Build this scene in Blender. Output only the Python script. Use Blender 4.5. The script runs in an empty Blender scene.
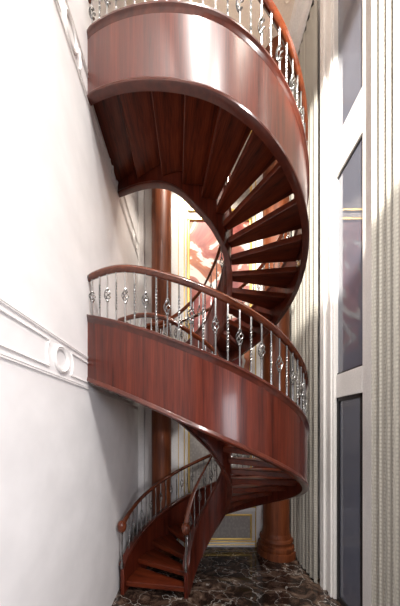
import bpy, math, random
from mathutils import Vector, Matrix
random.seed(4)
C = bpy.context.scene.collection
PI = math.pi
H = 2.4                      # eye height, metres
# ------------------------------------------------------------------ helpers
class MB:
    def __init__(s): s.v=[]; s.f=[]
    def add(s, vs, fs):
        n=len(s.v); s.v+= [tuple(v) for v in vs]; s.f+=[tuple(i+n for i in f) for f in fs]; return s
    def box(s, x0,x1,y0,y1,z0,z1):
        v=[(x,y,z) for z in (z0,z1) for y in (y0,y1) for x in (x0,x1)]
        return s.add(v,[(0,2,3,1),(4,5,7,6),(0,1,5,4),(2,6,7,3),(0,4,6,2),(1,3,7,5)])
    def tube(s, pts, rad, n=6, cap=True):
        pts=[Vector(p) for p in pts]; rr = rad if isinstance(rad,(list,tuple)) else [rad]*len(pts)
        ref=None; rings=[]
        for i,p in enumerate(pts):
            t=(pts[min(i+1,len(pts)-1)]-pts[max(i-1,0)]).normalized()
            if ref is None:
                ref = Vector((1,0,0)) if abs(t.x)<.9 else Vector((0,1,0))
            a=(ref-t*ref.dot(t)).normalized(); b=t.cross(a); ref=a
            rings.append([p+(a*math.cos(2*PI*k/n)+b*math.sin(2*PI*k/n))*rr[i] for k in range(n)])
        vs=[v for r in rings for v in r]; fs=[]
        for i in range(len(rings)-1):
            for k in range(n):
                fs.append((i*n+k, i*n+(k+1)%n, (i+1)*n+(k+1)%n, (i+1)*n+k))
        if cap: fs+= [tuple(range(n-1,-1,-1)), tuple((len(rings)-1)*n+k for k in range(n))]
        return s.add(vs,fs)
    def sections(s, secs, closed=True, cap=True):
        """secs: list of lists of points (same count) - skinned together"""
        n=len(secs[0]); vs=[v for q in secs for v in q]; fs=[]
        for i in range(len(secs)-1):
            for k in range(n if closed else n-1):
                fs.append((i*n+k,(i+1)*n+k,(i+1)*n+(k+1)%n,i*n+(k+1)%n))
        if cap and closed: fs+= [tuple(range(n)), tuple((len(secs)-1)*n+k for k in range(n-1,-1,-1))]
        return s.add(vs,fs)
    def lathe(s, prof, c, n=40):
        cx,cy,cz=c
        secs=[[(cx+r*math.cos(2*PI*k/n), cy+r*math.sin(2*PI*k/n), cz+z) for k in range(n)] for r,z in prof]
        return s.sections(secs)
    def prism(s, poly, z0, z1):
        n=len(poly)
        return s.add([(x,y,z0) for x,y in poly]+[(x,y,z1) for x,y in poly],
            [tuple(range(n-1,-1,-1)),tuple(range(n,2*n))]+[(k,(k+1)%n,n+(k+1)%n,n+k) for k in range(n)])
    def build(s, name, mat, parent=None, smooth=None, bevel=0):
        me=bpy.data.meshes.new(name); me.from_pydata(s.v,[],s.f); me.validate()
        import bmesh
        bm=bmesh.new(); bm.from_mesh(me); bmesh.ops.recalc_face_normals(bm,faces=bm.faces); bm.to_mesh(me); bm.free()
        me.materials.append(mat)
        o=bpy.data.objects.new(name,me); C.objects.link(o)
        if parent: o.parent=parent
        if smooth is not None:
            for p in me.polygons: p.use_smooth=True
            me.set_sharp_from_angle(angle=math.radians(smooth))
        if bevel:
            b=o.modifiers.new('bevel','BEVEL'); b.width=bevel; b.segments=2; b.limit_method='ANGLE'
        return o
def tag(o,label=None,cat=None,group=None,kind=None):
    if label: o['label']=label
    if cat: o['category']=cat
    if group: o['group']=group
    if kind: o['kind']=kind
    return o
def empty(name,loc):
    o=bpy.data.objects.new(name,None); C.objects.link(o); o.location=loc
    o.empty_display_size=.1
    return o
def keep_parent(o,p):
    o.parent=p; o.matrix_parent_inverse=Matrix.Translation(p.location).inverted()
# ------------------------------------------------------------------ materials
def mat(name):
    m=bpy.data.materials.new(name); m.use_nodes=True
    nt=m.node_tree; return m,nt,nt.nodes['Principled BSDF']
def N(nt,t,**k):
    n=nt.nodes.new(t)
    for a,b in k.items(): setattr(n,a,b)
    return n
def ramp(nt,stops):
    r=N(nt,'ShaderNodeValToRGB'); e=r.color_ramp.elements
    while len(e)<len(stops): e.new(.5)
    for x,(p,c) in zip(e,stops): x.position=p; x.color=(*c,1)
    return r
def wood(name, dark, mid, light, scale=(20,20,.6), rough=.33, coat=.22, uv=False):
    m,nt,b=mat(name); L=nt.links
    tc=N(nt,'ShaderNodeTexCoord'); mp=N(nt,'ShaderNodeMapping'); mp.inputs['Scale'].default_value=scale
    L.new(tc.outputs['Object'],mp.inputs[0])
    n1=N(nt,'ShaderNodeTexNoise'); n1.inputs['Scale'].default_value=1.0; n1.inputs['Detail'].default_value=6; n1.inputs['Roughness'].default_value=.6; n1.inputs['Distortion'].default_value=.6
    L.new(mp.outputs[0],n1.inputs[0])
    mp2=N(nt,'ShaderNodeMapping'); mp2.inputs['Scale'].default_value=tuple(q*7 for q in scale)
    L.new(tc.outputs['Object'],mp2.inputs[0])
    n2=N(nt,'ShaderNodeTexNoise'); n2.inputs['Scale'].default_value=1.0; n2.inputs['Detail'].default_value=3
    L.new(mp2.outputs[0],n2.inputs[0])
    mx=N(nt,'ShaderNodeMix'); mx.data_type='FLOAT'; mx.inputs[0].default_value=.35
    L.new(n1.outputs[0],mx.inputs[2]); L.new(n2.outputs[0],mx.inputs[3])
    r=ramp(nt,[(.34,dark),(.5,mid),(.68,light)]); L.new(mx.outputs[0],r.inputs[0])
    L.new(r.outputs[0],b.inputs['Base Color'])
    b.inputs['Roughness'].default_value=rough
    b.inputs['Specular IOR Level'].default_value=.27
    b.inputs['Coat Weight'].default_value=coat; b.inputs['Coat Roughness'].default_value=.12
    return m
MW   = wood('mahogany',(.030,.0045,.0025),(.078,.0115,.005),(.135,.024,.010))
MT   = wood('mahogany_tread',(.030,.005,.0022),(.10,.0165,.0058),(.17,.034,.012),scale=(1.2,14,14),rough=.35,coat=.15)
MR   = wood('mahogany_rail',(.055,.010,.005),(.115,.026,.009),(.18,.045,.016),scale=(4,4,9),rough=.22,coat=.6)
MM   = wood('mahogany_moulding',(.040,.008,.005),(.075,.015,.008),(.11,.024,.012),scale=(3,3,3),rough=.3,coat=.4)
MC   = wood('column_wood',(.07,.017,.006),(.14,.036,.012),(.22,.065,.022),scale=(9,9,.5),rough=.45,coat=.1)
def plain(name,col,rough=.5,metal=0,bump=0,bscale=50):
    m,nt,b=mat(name)
    b.inputs['Base Color'].default_value=(*col,1); b.inputs['Roughness'].default_value=rough; b.inputs['Metallic'].default_value=metal
    n=N(nt,'ShaderNodeTexNoise'); n.inputs['Scale'].default_value=bscale; n.inputs['Detail'].default_value=3
    tc=N(nt,'ShaderNodeTexCoord'); nt.links.new(tc.outputs['Object'],n.inputs[0])
    r=ramp(nt,[(.3,tuple(c*.93 for c in col)),(.7,tuple(min(1,c*1.04) for c in col))])
    nt.links.new(n.outputs[0],r.inputs[0]); nt.links.new(r.outputs[0],b.inputs['Base Color'])
    if bump:
        bp=N(nt,'ShaderNodeBump'); bp.inputs['Strength'].default_value=bump; bp.inputs['Distance'].default_value=.01
        nt.links.new(n.outputs[0],bp.inputs['Height']); nt.links.new(bp.outputs[0],b.inputs['Normal'])
    return m
PLASTER=plain('white_plaster',(.80,.78,.775),.55,0,.02,3)
BACKW  =plain('cream_wall',(.74,.71,.68),.5)
TRIM   =plain('white_trim',(.86,.84,.82),.4)
CEIL   =plain('ceiling_paint',(.86,.75,.65),.7)
GOLD   =plain('gilt',(.75,.52,.16),.32,.75)
SILVER =plain('wrought_silver',(.30,.295,.29),.25,.95,.1,60)
DARKFR =plain('dark_metal_frame',(.03,.028,.03),.4,.3)
SLAB   =plain('plaster_niche',(.6,.57,.55),.6)
def marble():
    m,nt,b=mat('brown_marble'); L=nt.links
    tc=N(nt,'ShaderNodeTexCoord')
    mp=N(nt,'ShaderNodeMapping'); mp.inputs['Scale'].default_value=(1,1.5,1); mp.inputs['Rotation'].default_value=(0,0,.5)
    L.new(tc.outputs['Object'],mp.inputs[0])
    n=N(nt,'ShaderNodeTexNoise'); n.inputs['Scale'].default_value=3.5; n.inputs['Detail'].default_value=11; n.inputs['Roughness'].default_value=.68; n.inputs['Distortion'].default_value=1.2
    L.new(mp.outputs[0],n.inputs[0])
    r=ramp(nt,[(.34,(.014,.009,.007)),(.47,(.035,.02,.015)),(.58,(.12,.075,.054)),(.70,(.36,.27,.21))]); L.new(n.outputs[0],r.inputs[0])
    # veins
    ws=N(nt,'ShaderNodeTexNoise'); ws.inputs['Scale'].default_value=2.2; ws.inputs['Detail'].default_value=5
    L.new(mp.outputs[0],ws.inputs[0])
    add=N(nt,'ShaderNodeMixRGB'); add.blend_type='ADD'; add.inputs[0].default_value=1.0
    L.new(mp.outputs[0],add.inputs[1]); L.new(ws.outputs['Color'],add.inputs[2])
    vo=N(nt,'ShaderNodeTexVoronoi'); vo.feature='DISTANCE_TO_EDGE'; vo.inputs['Scale'].default_value=2.3
    L.new(add.outputs[0],vo.inputs[0])
    r2=ramp(nt,[(0,(1,1,1)),(.017,(0,0,0))]); L.new(vo.outputs['Distance'],r2.inputs[0])
    mk=N(nt,'ShaderNodeMath',operation='MULTIPLY'); L.new(r2.outputs[0],mk.inputs[0]); L.new(ws.outputs[0],mk.inputs[1])
    mx=N(nt,'ShaderNodeMixRGB'); L.new(mk.outputs[0],mx.inputs[0]); L.new(r.outputs[0],mx.inputs[1]); mx.inputs[2].default_value=(1,.95,.88,1)
    # tile joints
    br=N(nt,'ShaderNodeTexBrick'); br.offset=0; br.inputs['Scale'].default_value=1; br.inputs['Brick Width'].default_value=.6; br.inputs['Row Height'].default_value=.6; br.inputs['Mortar Size'].default_value=.003
    br.inputs['Color1'].default_value=(1,1,1,1); br.inputs['Color2'].default_value=(.72,.72,.72,1); br.inputs['Mortar'].default_value=(.25,.2,.18,1)
    L.new(tc.outputs['Object'],br.inputs[0])
    mu=N(nt,'ShaderNodeMixRGB'); mu.blend_type='MULTIPLY'; mu.inputs[0].default_value=1
    L.new(mx.outputs[0],mu.inputs[1]); L.new(br.outputs[0],mu.inputs[2]); L.new(mu.outputs[0],b.inputs['Base Color'])
    b.inputs['Roughness'].default_value=.09
    return m
MARBLE=marble()
def damask():
    m,nt,b=mat('damask_wallpaper'); L=nt.links
    tc=N(nt,'ShaderNodeTexCoord'); mp=N(nt,'ShaderNodeMapping'); mp.inputs['Scale'].default_value=(1,1,.75)
    L.new(tc.outputs['Object'],mp.inputs[0])
    v=N(nt,'ShaderNodeTexVoronoi'); v.feature='SMOOTH_F1'; v.inputs['Scale'].default_value=13; v.inputs['Randomness'].default_value=.25
    L.new(mp.outputs[0],v.inputs[0])
    s=N(nt,'ShaderNodeMath',operation='SINE'); k=N(nt,'ShaderNodeMath',operation='MULTIPLY'); k.inputs[1].default_value=26
    L.new(v.outputs['Distance'],k.inputs[0]); L.new(k.outputs[0],s.inputs[0])
    r=ramp(nt,[(.35,(.36,.33,.30)),(.62,(.43,.40,.365))]); L.new(s.outputs[0],r.inputs[0]); L.new(r.outputs[0],b.inputs['Base Color'])
    b.inputs['Roughness'].default_value=.6
    return m
DAMASK=damask()
def curtain_mat(name,c1,c2):
    m,nt,b=mat(name); L=nt.links
    tc=N(nt,'ShaderNodeTexCoord'); mp=N(nt,'ShaderNodeMapping'); mp.inputs['Scale'].default_value=(1,1,.6)
    L.new(tc.outputs['Object'],mp.inputs[0])
    ch=N(nt,'ShaderNodeTexVoronoi'); ch.inputs['Scale'].default_value=42; ch.inputs['Randomness'].default_value=.15
    L.new(mp.outputs[0],ch.inputs[0])
    r=ramp(nt,[(.2,c2),(.55,c1)]); L.new(ch.outputs['Distance'],r.inputs[0]); L.new(r.outputs[0],b.inputs['Base Color'])
    bp=N(nt,'ShaderNodeBump'); bp.inputs['Strength'].default_value=.4; bp.inputs['Distance'].default_value=.006
    L.new(ch.outputs['Distance'],bp.inputs['Height']); L.new(bp.outputs[0],b.inputs['Normal'])
    b.inputs['Roughness'].default_value=.75; b.inputs['Sheen Weight'].default_value=.2
    return m
CURT=curtain_mat('curtain_fabric',(.33,.31,.27),(.50,.475,.42))
def glassm():
    m,nt,b=mat('window_glass')
    b.inputs['Base Color'].default_value=(.185,.195,.25,1); b.inputs['Roughness'].default_value=.02; b.inputs['IOR'].default_value=1.8  # blue-grey of the reflected sky is put into the base colour
    b.inputs['Transmission Weight'].default_value=.25
    return m
GLASS=glassm()
def painting():
    m,nt,b=mat('painted_canvas'); L=nt.links
    tc=N(nt,'ShaderNodeTexCoord')
    n=N(nt,'ShaderNodeTexNoise'); n.inputs['Scale'].default_value=1.15; n.inputs['Detail'].default_value=4; n.inputs['Distortion'].default_value=.9
    mp=N(nt,'ShaderNodeMapping'); mp.inputs['Location'].default_value=(.35,0,.2)
    L.new(tc.outputs['Object'],mp.inputs[0]); L.new(mp.outputs[0],n.inputs[0])
    r=ramp(nt,[(.36,(.22,.03,.03)),(.455,(.42,.10,.08)),(.50,(.50,.20,.15)),(.515,(.85,.80,.74)),(.57,(.85,.83,.78)),(.585,(.60,.22,.10)),(.7,(.25,.04,.05))])
    L.new(n.outputs[0],r.inputs[0]); L.new(r.outputs[0],b.inputs['Base Color']); b.inputs['Roughness'].default_value=.5
    return m
PAINT=painting()
# ------------------------------------------------------------------ the room
XL,XR,YB,YF,ZC = -1.10,2.02,4.66,-3.2,9.45
def struct(o): o['kind']='structure'; return o
struct(MB().box(XL-.3,XR+.3,YF,YB+.3,-.2,0).build('floor',MARBLE))
struct(MB().box(XL-.3,XR+.3,YF,YB+.3,ZC,ZC+.2).build('ceiling',CEIL))
struct(MB().box(XL-.3,XL,YF,YB+.3,0,ZC).build('wall_left',PLASTER))
struct(MB().box(XL,XR+.3,YB,YB+.3,0,ZC).build('wall_back',BACKW))
WY0,WY1=2.72,3.22     # window opening
m=MB()   # unseen rear wall, tall openings shaped to make bright streaks in the wood
for x0,x1 in ((XL,-.75),(-.15,.25),(.85,1.2),(1.75,XR)): m.box(x0,x1,YF-.25,YF,0,ZC)
m.box(XL,XR,YF-.25,YF,ZC-1.2,ZC).box(XL,XR,YF-.25,YF,0,.6).box(XL,XR,YF-.25,YF,4.2,4.6)
struct(m.build('wall_rear_unseen',BACKW))
struct(MB().box(XR,XR+.3,YF,-1.6,0,ZC).box(XR,XR+.3,.4,2.44,0,ZC).box(XR,XR+.3,-1.6,.4,0,.5).box(XR,XR+.3,-1.6,.4,ZC-.5,ZC).box(XR,XR+.3,3.50,YB,0,ZC).build('wall_right',PLASTER))
struct(MB().box(XR+.05,XR+.07,-1.6,.4,.5,ZC-.5).build('dark_pane_unseen',GLASS))  # unseen dark pane added so the wood reflects less white wall
win=struct(empty('window_1',(XR,2.95,0)))
def wpart(mb,name,m,**k):
    o=mb.build(name,m,None,**k); keep_parent(o,win); return o
wpart(MB().box(XR-.02,XR+.12,2.44,WY0,0,ZC-.02).box(XR-.045,XR-.02,2.46,2.62,0,ZC-.02),'window_post',TRIM,bevel=.01)
p=MB().box(XR-.05,XR+.12,WY1,3.50,0,ZC-.02).box(XR-.09,XR-.05,3.40,3.50,0,ZC-.02).box(XR-.075,XR-.05,3.25,3.31,0,ZC-.02)
wpart(p,'window_post',TRIM,bevel=.008)
wpart(MB().box(XR-.02,XR+.12,WY0,WY1,H+.42,H+.74),'transom',TRIM,bevel=.006)
wpart(MB().box(XR-.02,XR+.12,WY0,WY1,H+3.50,H+4.04),'transom',TRIM,bevel=.006)
wpart(MB().box(XR+.012,XR+.03,WY0,WY1,.06,H+.42),'glass_pane',GLASS)
wpart(MB().box(XR+.012,XR+.03,WY0,WY1,H+.74,H+3.50),'glass_pane',GLASS)
wpart(MB().box(XR+.012,XR+.03,WY0,WY1,H+4.04,ZC-.02),'glass_pane',GLASS)
fr=MB()
for a,b in ((WY0,WY0+.05),(WY1-.04,WY1)): fr.box(XR-.01,XR+.06,a,b,0,H+.42)
fr.box(XR-.01,XR+.06,WY0,WY1,0,.07).box(XR-.01,XR+.06,WY0,WY1,H+.37,H+.42)
wpart(fr,'casement_frame',DARKFR,bevel=.004)
fr=MB()
for z0,z1 in ((H+.74,H+.765),(H+3.475,H+3.50),(H+4.04,H+4.065)): fr.box(XR-.0,XR+.06,WY0,WY1,z0,z1)
wpart(fr,'glazing_bead',DARKFR)
# outside wall added to keep the bright world from glowing through the panes
struct(MB().box(XR+1.4,XR+1.5,1.2,5.5,0,ZC).build('wall_outside',SLAB))
# cornice on the right and the back
def cornice_prof(): return [(0,0),(0,-.34),(.05,-.34),(.07,-.26),(.16,-.22),(.20,-.12),(.30,-.09),(.34,0)]
pr=cornice_prof()
o=MB().sections([[(XR-a,y,ZC+b) for a,b in pr] for y in (YF,YB)]).build('trim_1',TRIM,smooth=30); struct(o)
o=MB().sections([[(x,YB-a,ZC+b) for a,b in pr] for x in (XL,XR)]).build('trim_2',TRIM,smooth=30); struct(o)
# flat ceiling moulding with small scroll ornaments
o=MB().box(XR-.70,XR-.62,YF,YB,ZC-.05,ZC); 
for k in range(26):
    y=YB-.35-k*.28
    pts=[(XR-.47+.055*math.cos(t),y+.055*math.sin(t),ZC-.012) for t in [i*.45 for i in range(11)]]
    o.tube(pts,.013,5)
struct(o.build('trim_3',CEIL,smooth=40))
# left wall plaster friezes
def rail_on_left(z,h,y0,y1,t=.016): return MB().box(XL,XL+t,y0,y1,z-h/2,z+h/2)
def frieze(z0, first, nm):
    """z0: centre height of the band above the floor"""
    m=MB()
    for dz,hh in ((-.163,.008),(-.148,.005),(.163,.008),(.148,.005)):
        m.box(XL,XL+.011,YF,YB,z0+dz-hh/2,z0+dz+hh/2)
    ys=[first+1.16*k for k in range(-3,3)]
    RA=.185
    for i,y in enumerate(ys):
        # ring
        for rr,t in ((.100,.022),(.083,.012)):
            n=40; m.tube([(XL+.008,y+rr*math.cos(2*PI*k/n),z0+rr*math.sin(2*PI*k/n)) for k in range(n+1)],t*.62,6,False)
        # panels between rings with concave ends
        if i<len(ys)-1:
            y2=ys[i+1]; hz=.10; a=math.asin(hz/RA)
            pts=[(XL+.006,y+RA*math.cos(t),z0+RA*math.sin(t)) for t in [-a+2*a*j/12 for j in range(13)]]
            pts+=[(XL+.006,y2-RA*math.cos(t),z0+RA*math.sin(t)) for t in [a-2*a*j/12 for j in range(13)]]
            pts.append(pts[0]); m.tube(pts,.0065,6,False)
    return struct(m.build(nm,TRIM,smooth=40))
frieze(H+.572,1.91,'trim_4'); frieze(H+3.55,2.06,'trim_5')
# back wall : pilasters, dado, gilt frames
m=MB()
for x0,x1 in ((-.46,-.16),(1.27,1.42),(-1.10,-.98)): m.box(x0,x1,YB-.05,YB,0,ZC-.3)
struct(m.build('trim_6',TRIM,bevel=.008))
m=MB().box(-.16,1.27,YB-.035,YB,.72,.80).box(-.16,1.27,YB-.03,YB,0,.10)
struct(m.build('trim_7',TRIM,bevel=.006))
def frame_mb(m,x0,x1,z0,z1,w=.03,t=.03,y=YB):
    m.box(x0,x1,y-t,y,z0,z0+w).box(x0,x1,y-t,y,z1-w,z1).box(x0,x0+w,y-t,y,z0+w,z1-w).box(x1-w,x1,y-t,y,z0+w,z1-w)
    return m
m=MB(); frame_mb(m,-.10,1.19,.14,.66,.035); frame_mb(m,-.10,1.19,.86,2.85,.035); frame_mb(m,-.10,1.19,6.78,9.0,.04)
m.box(-.16,1.27,YB-.045,YB,.795,.815).box(-.16,1.27,YB-.04,YB,.10,.115).box(-.16,1.27,YB-.045,YB,.045,.06)
m.box(-.185,-.165,YB-.06,YB,0,ZC-.35).box(-.30,-.285,YB-.058,YB,0,ZC-.35).box(1.255,1.27,YB-.04,YB,0,ZC-.35)
struct(m.build('trim_8',GOLD,bevel=.005))
m=MB().box(-.065,1.155,YB-.008,YB,.175,.625).box(-.065,1.155,YB-.008,YB,.895,2.815).box(-.06,1.15,YB-.008,YB,6.82,8.96)
struct(m.build('trim_9',DAMASK))
pt=empty('framed_painting',(.53,YB,3.0)); tag(pt,'large gilt framed abstract painting in red, pink and white on the back wall','painting')
m=MB(); frame_mb(m,-.12,1.19,3.05,6.63,.055,.05)
o=m.build('frame',GOLD,bevel=.012); keep_parent(o,pt)
o=MB().box(-.07,1.14,YB-.02,YB,3.10,6.58).build('canvas',PAINT); keep_parent(o,pt)
# ------------------------------------------------------------------ columns
def column(x,y,r,label,br=1.48):
    t=empty('wooden_column',(x,y,0)); tag(t,label,'column','mahogany columns at the back wall')
    o=MB().lathe([(r*1.04,.42),(r,.5),(r,ZC-.42),(r*1.05,ZC-.38)],(0,0,0),48).build('shaft',MC,t,smooth=40)
    prof=[(r*br,0),(r*br,.10),(r*br*.985,.12),(r*1.36,.125),(r*1.40,.16),(r*1.36,.20),(r*1.22,.215),(r*1.19,.24),(r*1.22,.265),(r*1.27,.29),(r*1.22,.33),(r*1.12,.345),(r*1.10,.38),(r*1.04,.42)]
    MB().lathe(prof,(0,0,0),48).build('base',MC,t,smooth=35)
    MB().lathe([(r*1.05,ZC-.38),(r*1.2,ZC-.33),(r*1.12,ZC-.28),(r*1.35,ZC-.12),(r*1.4,ZC-.02)],(0,0,0),48).build('capital',MC,t,smooth=35)
    return t
column(1.605,4.45,.245,'thick mahogany column with stepped round base standing beside the curtain')
column(-.605,4.42,.188,'slimmer mahogany column in the left back corner seen through the stair well',1.25)
# ------------------------------------------------------------------ curtains
def curtain(y0,y1,x,amp,pitch,label,z1=ZC-.36,seed=1):
    rnd=random.Random(seed)
    n=int((y1-y0)/pitch*14); pts=[]
    ph=[rnd.uniform(-.5,.5) for _ in range(200)]
    for i in range(n+1):
        y=y0+(y1-y0)*i/n; u=(y-y0)/pitch; k=int(u); f=u-k
        a=amp*(1+.35*(ph[k]*(1-f)+ph[k+1]*f))
        pts.append((x-a*math.sin(2*PI*u+.5*ph[k]*(1-f)+.5*ph[k+1]*f)-.25*a*math.sin(4*PI*u+1), y+.3*pitch*.5*math.sin(4*PI*u)))
    secs=[]
    front=pts; back=[(q[0]+.006,q[1]) for q in reversed(pts)]
    for z in [.015+ (z1-.015)*j/16 for j in range(17)]:
        secs.append([(a,b,z) for a,b in front+back])
    o=MB().sections(secs).build('curtain',CURT,smooth=60)
    return tag(o,label,'curtain','long curtains on the window wall')
curtain(3.53,4.52,XR-.115,.045,.115,'floor length beige curtain hanging between the window and the thick column',seed=3)
curtain(1.35,2.43,XR-.10,.038,.088,'nearest floor length beige curtain with woven dots at the right edge, before the window',seed=7)
# ------------------------------------------------------------------ stair geometry
CX,CY,RO,RI = .2,3.2,1.22,.30
D2R=PI/180
def interp(x,tab):
    if x<=tab[0][0]: return tab[0][1]
    for (a,b),(c,d) in zip(tab,tab[1:]):
        if x<=c:
            t=(x-a)/(c-a); return b+(d-b)*t
    return tab[-1][1]
def r_out(ph):
    if ph>=-8: return RO
    return RO+.296*((-8-ph)/51)**2.35
IT=[(-59,-1.10,3.38),(-43,-.69,3.13),(-30,-.40,2.985),(-16,-.177,2.925),(-2,.03,2.925),(10,.2,2.94),(24,.32,2.96),(40,.393,2.98)]
def catmull(tab,x):
    n=len(tab)
    i=0
    while i<n-2 and x>tab[i+1][0]: i+=1
    p0=tab[max(i-1,0)]; p1=tab[i]; p2=tab[i+1]; p3=tab[min(i+2,n-1)]
    t=(x-p1[0])/(p2[0]-p1[0]); out=[]
    for j in range(1,len(p1)):
        m1=(p2[j]-p0[j])/(p2[0]-p0[0])*(p2[0]-p1[0]); m2=(p3[j]-p1[j])/(p3[0]-p1[0])*(p2[0]-p1[0])
        out.append((2*t**3-3*t*t+1)*p1[j]+(t**3-2*t*t+t)*m1+(-2*t**3+3*t*t)*p2[j]+(t**3-t*t)*m2)
    return out
BT=[(-59,-.37),(-43,-.35),(-30,-.355),(-16,-.365),(-2,-.42),(10,-.47),(24,-.50),(40,-.47),(60,-.42),(90,-.36),(400,-.36)]
IT+=[(p,.2+.30*math.sin(math.radians(p)),3.2-.30*math.cos(math.radians(p))) for p in (56,72)]
def pin(ph):
    if ph<=56: return tuple(catmull(IT,ph))
    return (CX+RI*math.sin(ph*D2R), CY-RI*math.cos(ph*D2R))
def pin2(ph):       # upper flight: the inner string leaves the well tangentially at the landing
    if ph<=190: return pin(ph)
    a=Vector(pin(190)); t=min((ph-190)/72,1.06)
    b=Vector((-.70,3.47)); m=Vector((-.12,3.53))
    q=a*(1-t)**2+m*2*t*(1-t)+b*t*t
    return (q.x,q.y)
def pout(ph): return P(ph,r_out(ph))
def off(pf,ph,u):
    a=Vector(pf(ph-.5)); b=Vector(pf(ph+.5)); t=(b-a).normalized(); n=Vector((t.y,-t.x))
    p=Vector(pf(ph)); return (p.x+n.x*u,p.y+n.y*u)
def P(ph,r): return (CX+r*math.sin(ph*D2R), CY-r*math.cos(ph*D2R))
STEP=16.05
LA=3.25; LB=LA+2.94                      # the two landing levels above the floor
# (name, end level, number of risers, start angle of stringer, first nose angle, start level)
FL=[dict(top=LA,n=21,rise=LA/21,first=262,start=265,base=0.0,pin=pin),
    dict(top=LB,n=18,rise=2.94/18,first=-59+17*STEP,start=262,base=LA,pin=pin2)]
def level(f,ph):
    z=f['top']-(ph+59)*f['rise']/STEP
    z=min(z,f['top'])
    if f['base']>0: z=max(z,f['base'])
    return z
def railz(f,ph):
    z=f['top']-(ph+59)*f['rise']/STEP+.90
    c=f['top']+.755
    # soft minimum
    k=.05; m=-k*math.log(math.exp(-(z-3)/k)+math.exp(-(c-3)/k))+3
    if f['base']>0:
        lo=f['base']+.86-max(0,ph-205)/57*.14; m=k*math.log(math.exp((m-5)/k)+math.exp((lo-5)/k))+5
    return m
def arc(f,inner,a0=None,a1=None,st=3.0):
    a0=f['start'] if a0 is None else a0; a1=-59 if a1 is None else a1
    n=max(2,int((a0-a1)/st)); out=[]
    for i in range(n+1):
        ph=a0+(a1-a0)*i/n; out.append(ph)
    return out
stair=empty('spiral_staircase',(CX,CY,0))
tag(stair,'tall mahogany spiral staircase winding two turns with silver wrought balusters','staircase')
def spart(mb,name,m,parent=None,**k):
    o=mb.build(name,m,None,**k)
    o.parent=parent or stair
    if parent is None: o.matrix_parent_inverse=Matrix.Translation(-Vector((CX,CY,0)))
    return o
def sweep(f,inner,prof,zf,phs,clampz=0.0):
    """prof: (offset, height); zf gives reference height"""
    pf=f['pin'] if inner else pout
    secs=[]
    for i,ph in enumerate(phs):
        z=zf(f,ph); sec=[]
        for u,w in prof:
            if inner and w<-.2: w=w+.36+catmull(BT,ph)[0]
            x,y=off(pf,ph,u); sec.append((max(x,XL+.001),y,max(z+w,clampz)))
        secs.append(sec)
    return MB().sections(secs)
# path extension of the second inner stringer towards the landing
for fi,f in enumerate(FL):
    for inner in (False,True):
        phs=arc(f,inner)
        th=.025
        zt,zb=.305,-.36
        body=[(-th,zb),(th,zb),(th,zt),(-th,zt)]
        nm='inner_stringer' if inner else 'outer_stringer'
        s=spart(sweep(f,inner,body,level,phs),nm,MW,smooth=30)
        cap=[(-th-.012,zt-.012),(-th-.02,zt-.004),(-th-.02,zt+.018),(-th-.012,zt+.026),(th+.014,zt+.026),(th+.024,zt+.018),(th+.024,zt-.0),(th+.014,zt-.012),(th+.008,zt-.02),(th+.003,zt-.045),(th,zt-.05),(-th,zt-.05)]
        spart(sweep(f,inner,cap,level,phs),'top_moulding',MM,s,smooth=40)
        bead=[(-th-.002,zb-.012),(th+.004,zb-.012),(th+.018,zb-.004),(th+.022,zb+.01),(th+.014,zb+.022),(th+.012,zb+.034),(th+.004,zb+.042),(th-.002,zb+.042),(-th-.002,zb+.02)]
        if fi==0: ph2=[p for p in phs if level(f,p)+zb>.03]
        else: ph2=phs
        spart(sweep(f,inner,bead,level,ph2),'bottom_moulding',MM,s,smooth=40)
        # handrail
        hr=[(.036*math.cos(a)*(1.0 if math.sin(a)>-.2 else .8), -.03+.034*math.sin(a)) for a in [2*PI*k/14 for k in range(14)]]
        hr+= []
        phr=arc(f,inner,a0=f['start'] if fi==0 else (262),st=2.5)
        spart(sweep(f,inner,hr,railz,phr),'handrail',MR,smooth=50)
        if fi==0:
            ph=phr[0]; x,y=(f['pin'] if inner else pout)(ph); z=railz(f,ph)-.03
            pr=[(.012,-.085),(.034,-.078),(.055,-.055),(.066,-.02),(.068,.015),(.058,.05),(.038,.075),(.012,.086)]
            zb_=max(level(f,ph),0)+.30
            spart(MB().lathe([(.02,zb_-.03),(.02,zb_+.04),(.011,zb_+.06),(.011,z-.12),(.02,z-.10),(.02,z-.07)],(x,y-.02,0),12),'newel_post',SILVER,smooth=50)
            spart(MB().lathe(pr,(x,y+(-.03),z),24),'rail_knob',MR,smooth=60)
# treads
def tread(f,k):
    ph0=f['first']-(k-1)*STEP; ph1=ph0-STEP-2.2
    z=f['base']+k*f['rise']
    n=6
    A=[off(pout,ph0+(ph1-ph0)*i/n,-.028) for i in range(n+1)]
    B=[off(f['pin'],ph1+(ph0-ph1)*i/n,.028) for i in range(n+1)]
    poly=[(max(a,XL+.002),b) for a,b in A+B]
    ma=Vector(pout((ph0+ph1)/2)); mb_=Vector(pin((ph0+ph1)/2)); dd=(ma-mb_).normalized()
    # local frame: x along the radius so the grain follows the tread
    cx,cy=(ma+mb_)/2; ux,uy=dd; vx,vy=-uy,ux
    loc=[((a-cx)*ux+(b-cy)*uy,(a-cx)*vx+(b-cy)*vy) for a,b in poly]
    o=MB().prism(loc,-.075,0).build('tread',MT,None,bevel=.010)
    o.parent=stair; o.location=(cx-CX,cy-CY,z); o.rotation_euler=(0,0,math.atan2(uy,ux))
    return o
for f in FL:
    for k in range(1,f['n']): tread(f,k)
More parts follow.
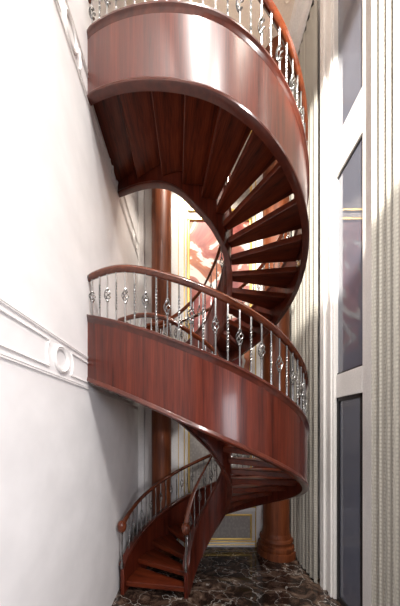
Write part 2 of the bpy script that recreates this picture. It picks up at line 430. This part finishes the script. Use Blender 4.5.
# landings
def landing(z,mid):
    poly=[off(pout,a,-.028) for a in (-50,-54,-57.5)]+[(XL+.002,2.46),(XL+.002,3.37)]
    inn=[off(pin,a,.028) for a in (-57,-50)]
    if not mid: poly+=inn
    else: poly+=[(CX-RO+.005,3.45)]+[P(a,RO-.028) for a in (255,245,235,225,212)]+[off(pin2,a,.028) for a in (212,225,240,255,261)]+[inn[-1]]
    o=MB().prism([(max(a-CX,XL+.002-CX),b-CY) for a,b in poly],z-.12,z).build('landing',MT,stair,bevel=.006)
    return o
landing(LA,True); landing(LB,False)
# ------------------------------------------------------------------ balusters
BH=.47
def bar_mesh(kind):
    m=MB()
    r=.0078
    def sq(z,a,rr): return [(rr*math.cos(a+PI/4+k*PI/2),rr*math.sin(a+PI/4+k*PI/2),z) for k in range(4)]
    if kind=='twist':
        secs=[sq(-.02,0,r*1.2),sq(.10,0,r*1.2)]
        n=34
        for i in range(n+1): secs.append(sq(.10+.27*i/n, i/n*PI*5, r*1.3))
        secs+= [sq(.37,0,r*1.2),sq(BH,0,r*1.2)]
        m.sections(secs)
    else:
        m.sections([sq(-.02,0,r*1.15),sq(.198,0,r*1.15)])
        m.sections([sq(.302,0,r*1.15),sq(BH,0,r*1.15)])
        for z in (.19,.31): m.lathe([(.008,-.010),(.015,-.004),(.015,.004),(.008,.010)],(0,0,z),8)
    o=m.build('baluster',SILVER); return o
def basket_mesh():
    m=MB()
    for k in range(4):
        pts=[]
        for i in range(13):
            t=i/12; rr=.005+.026*math.sin(PI*t)**.8; a=k*PI/2+t*PI*1.15
            pts.append((rr*math.cos(a),rr*math.sin(a),.195+.11*t))
        m.tube(pts,.0048,5)
    return m.build('basket_knot',SILVER,smooth=60)
proto={'twist':bar_mesh('twist'),'basket':bar_mesh('basket')}
knot=basket_mesh()
spots=[]
for fi,f in enumerate(FL):
    for inner in (False,True):
        pf=f['pin'] if inner else pout
        a1=-56.8
        ph=a1; k=0
        sp=.1045 if not inner else .088
        lim=258 if fi==0 else 256
        while ph<lim:
            p=Vector(pf(ph))
            z0=level(f,ph)+.325; z1=railz(f,ph)-.058
            spots.append([fi,inner,ph,p.x,p.y,z0,z1,k]); k+=1
            # advance along arc
            s=0;q=p
            while s<sp and ph<lim:
                ph+=.5; q2=Vector(pf(ph)); s+=(q2-q).length; q=q2
def weight(s):
    fi,inner,ph=s[0],s[1],s[2]
    w=1/s[4]
    if fi==0:
        if not inner: w+= 2 if ph<75 else (1 if ph>180 else -1)
        else: w+= (1.3 if (ph>200 or ph<-30) else -.5)
    else:
        if not inner: w+= (1.5 if 5<ph<75 or ph<-48 else (.6 if ph<5 else (0.2 if 180<ph<240 else -1)))
        else: w+= (.9 if ph>130 else -1)
    return w
order=sorted(spots,key=weight,reverse=True)
first=set()
rest=MB()
used=dict(twist=False,basket=False); kused=False
for i,s in enumerate(order):
    kind='basket' if s[7]%2==0 else 'twist'
    zs=(s[6]-s[5]+.0)/ (BH-.0)
    zs=max(zs,.6)
    if i<100:
        o=proto[kind] if not used[kind] else proto[kind].copy()
        if used[kind]: C.objects.link(o)
        used[kind]=True
        o.parent=stair; o.location=(s[3]-CX,s[4]-CY,s[5]); o.scale=(1,1,zs)
        if kind=='basket':
            b=knot if not kused else knot.copy()
            if kused: C.objects.link(b)
            kused=True; b.parent=o; b.location=(0,0,0); b.rotation_euler=(0,0,s[7]*.4)
    else:
        for src in ([proto[kind].data]+([knot.data] if kind=='basket' else [])):
            rest.add([(v.co.x+s[3]-CX,v.co.y+s[4]-CY,v.co.z*zs+s[5]) for v in src.vertices],[tuple(p.vertices) for p in src.polygons])
o=rest.build('baluster',SILVER,stair); o['kind']='stuff'
# ------------------------------------------------------------------ light
w=bpy.data.worlds.new('world'); bpy.context.scene.world=w; w.use_nodes=True
bg=w.node_tree.nodes['Background']; bg.inputs[0].default_value=(.80,.86,1,1); bg.inputs[1].default_value=.3
def area(name,loc,target,size,energy,col,sy=None):
    l=bpy.data.lights.new(name,'AREA'); l.energy=energy; l.size=size; l.color=col
    l.spread=math.radians(110)
    if sy: l.shape='RECTANGLE'; l.size_y=sy
    o=bpy.data.objects.new(name,l); C.objects.link(o); o.location=loc
    o.rotation_euler=(Vector(target)-Vector(loc)).to_track_quat('-Z','Y').to_euler()
    return o
def spot(name,loc,target,energy,half,blend,rad,col):
    l=bpy.data.lights.new(name,'SPOT'); l.energy=energy; l.spot_size=2*half*D2R; l.spot_blend=blend; l.shadow_soft_size=rad; l.color=col
    o=bpy.data.objects.new(name,l); C.objects.link(o); o.location=loc
    o.rotation_euler=(Vector(target)-Vector(loc)).to_track_quat('-Z','Y').to_euler(); return o
# downlights at back and window wall, then unseen fill lamps added for brightness
spot('downlight_fill',(.15,3.45,H+5.4),(.15,4.66,H+2.9),330,42,.35,.10,(1,.90,.78))  # hung unseen in the stair well, added to light the back wall
spot('downlight_fill',(1.3,.6,ZC-.3),(2.0,3.3,H+2.2),900,24,.30,.12,(1,.93,.82))
spot('curtain_fill',(0,-1.5,H+4.4),(2.32,2.86,H+3.62),4200,19,.22,.10,(1,.95,.86))  # unseen spot added in the hall to brighten curtain and window posts
spot('downlight_fill',(-.35,.1,ZC-.3),(-1.1,1.3,H+1.5),700,42,.5,.12,(1,.96,.92))  # unseen spot added to brighten the left wall
spot('downlight_fill',(.45,-.9,ZC-.3),(-.6,1.6,H+1.0),560,38,.5,.12,(1,.96,.92))  # another added spot, for the left wall and streaks on the wood
area('wall_fill',(1.3,-1.4,H+4.1),(-1.0,1.6,H+.6),.55,110,(1,.96,.93))  # unseen area lamp added high in the hall, aimed at the left wall
area('ceiling_fill',(.7,1.6,H+5.0),(.8,3.4,ZC),.8,20,(1,.86,.74))  # unseen upward lamp added to brighten the ceiling
area('wall_fill_low',(1.6,-1.6,2.6),(-1.1,.7,1.6),1.2,48,(.95,.94,1))  # low unseen fill lamp added to lift the near left wall
sc=bpy.context.scene
vs=sc.view_settings; vs.view_transform='Standard'; vs.look='None'; vs.gamma=1; vs.exposure=0.0; vs.use_curve_mapping=False
# ------------------------------------------------------------------ camera
cd=bpy.data.cameras.new('camera'); cam=bpy.data.objects.new('camera',cd); C.objects.link(cam); sc.camera=cam
cam.location=(0,0,H); cam.rotation_euler=(PI/2,0,0)
cd.sensor_fit='HORIZONTAL'; cd.sensor_width=36; cd.lens=230/400*36
cd.shift_x=(200-193)/400; cd.shift_y=(428-303)/400; cd.clip_start=.05
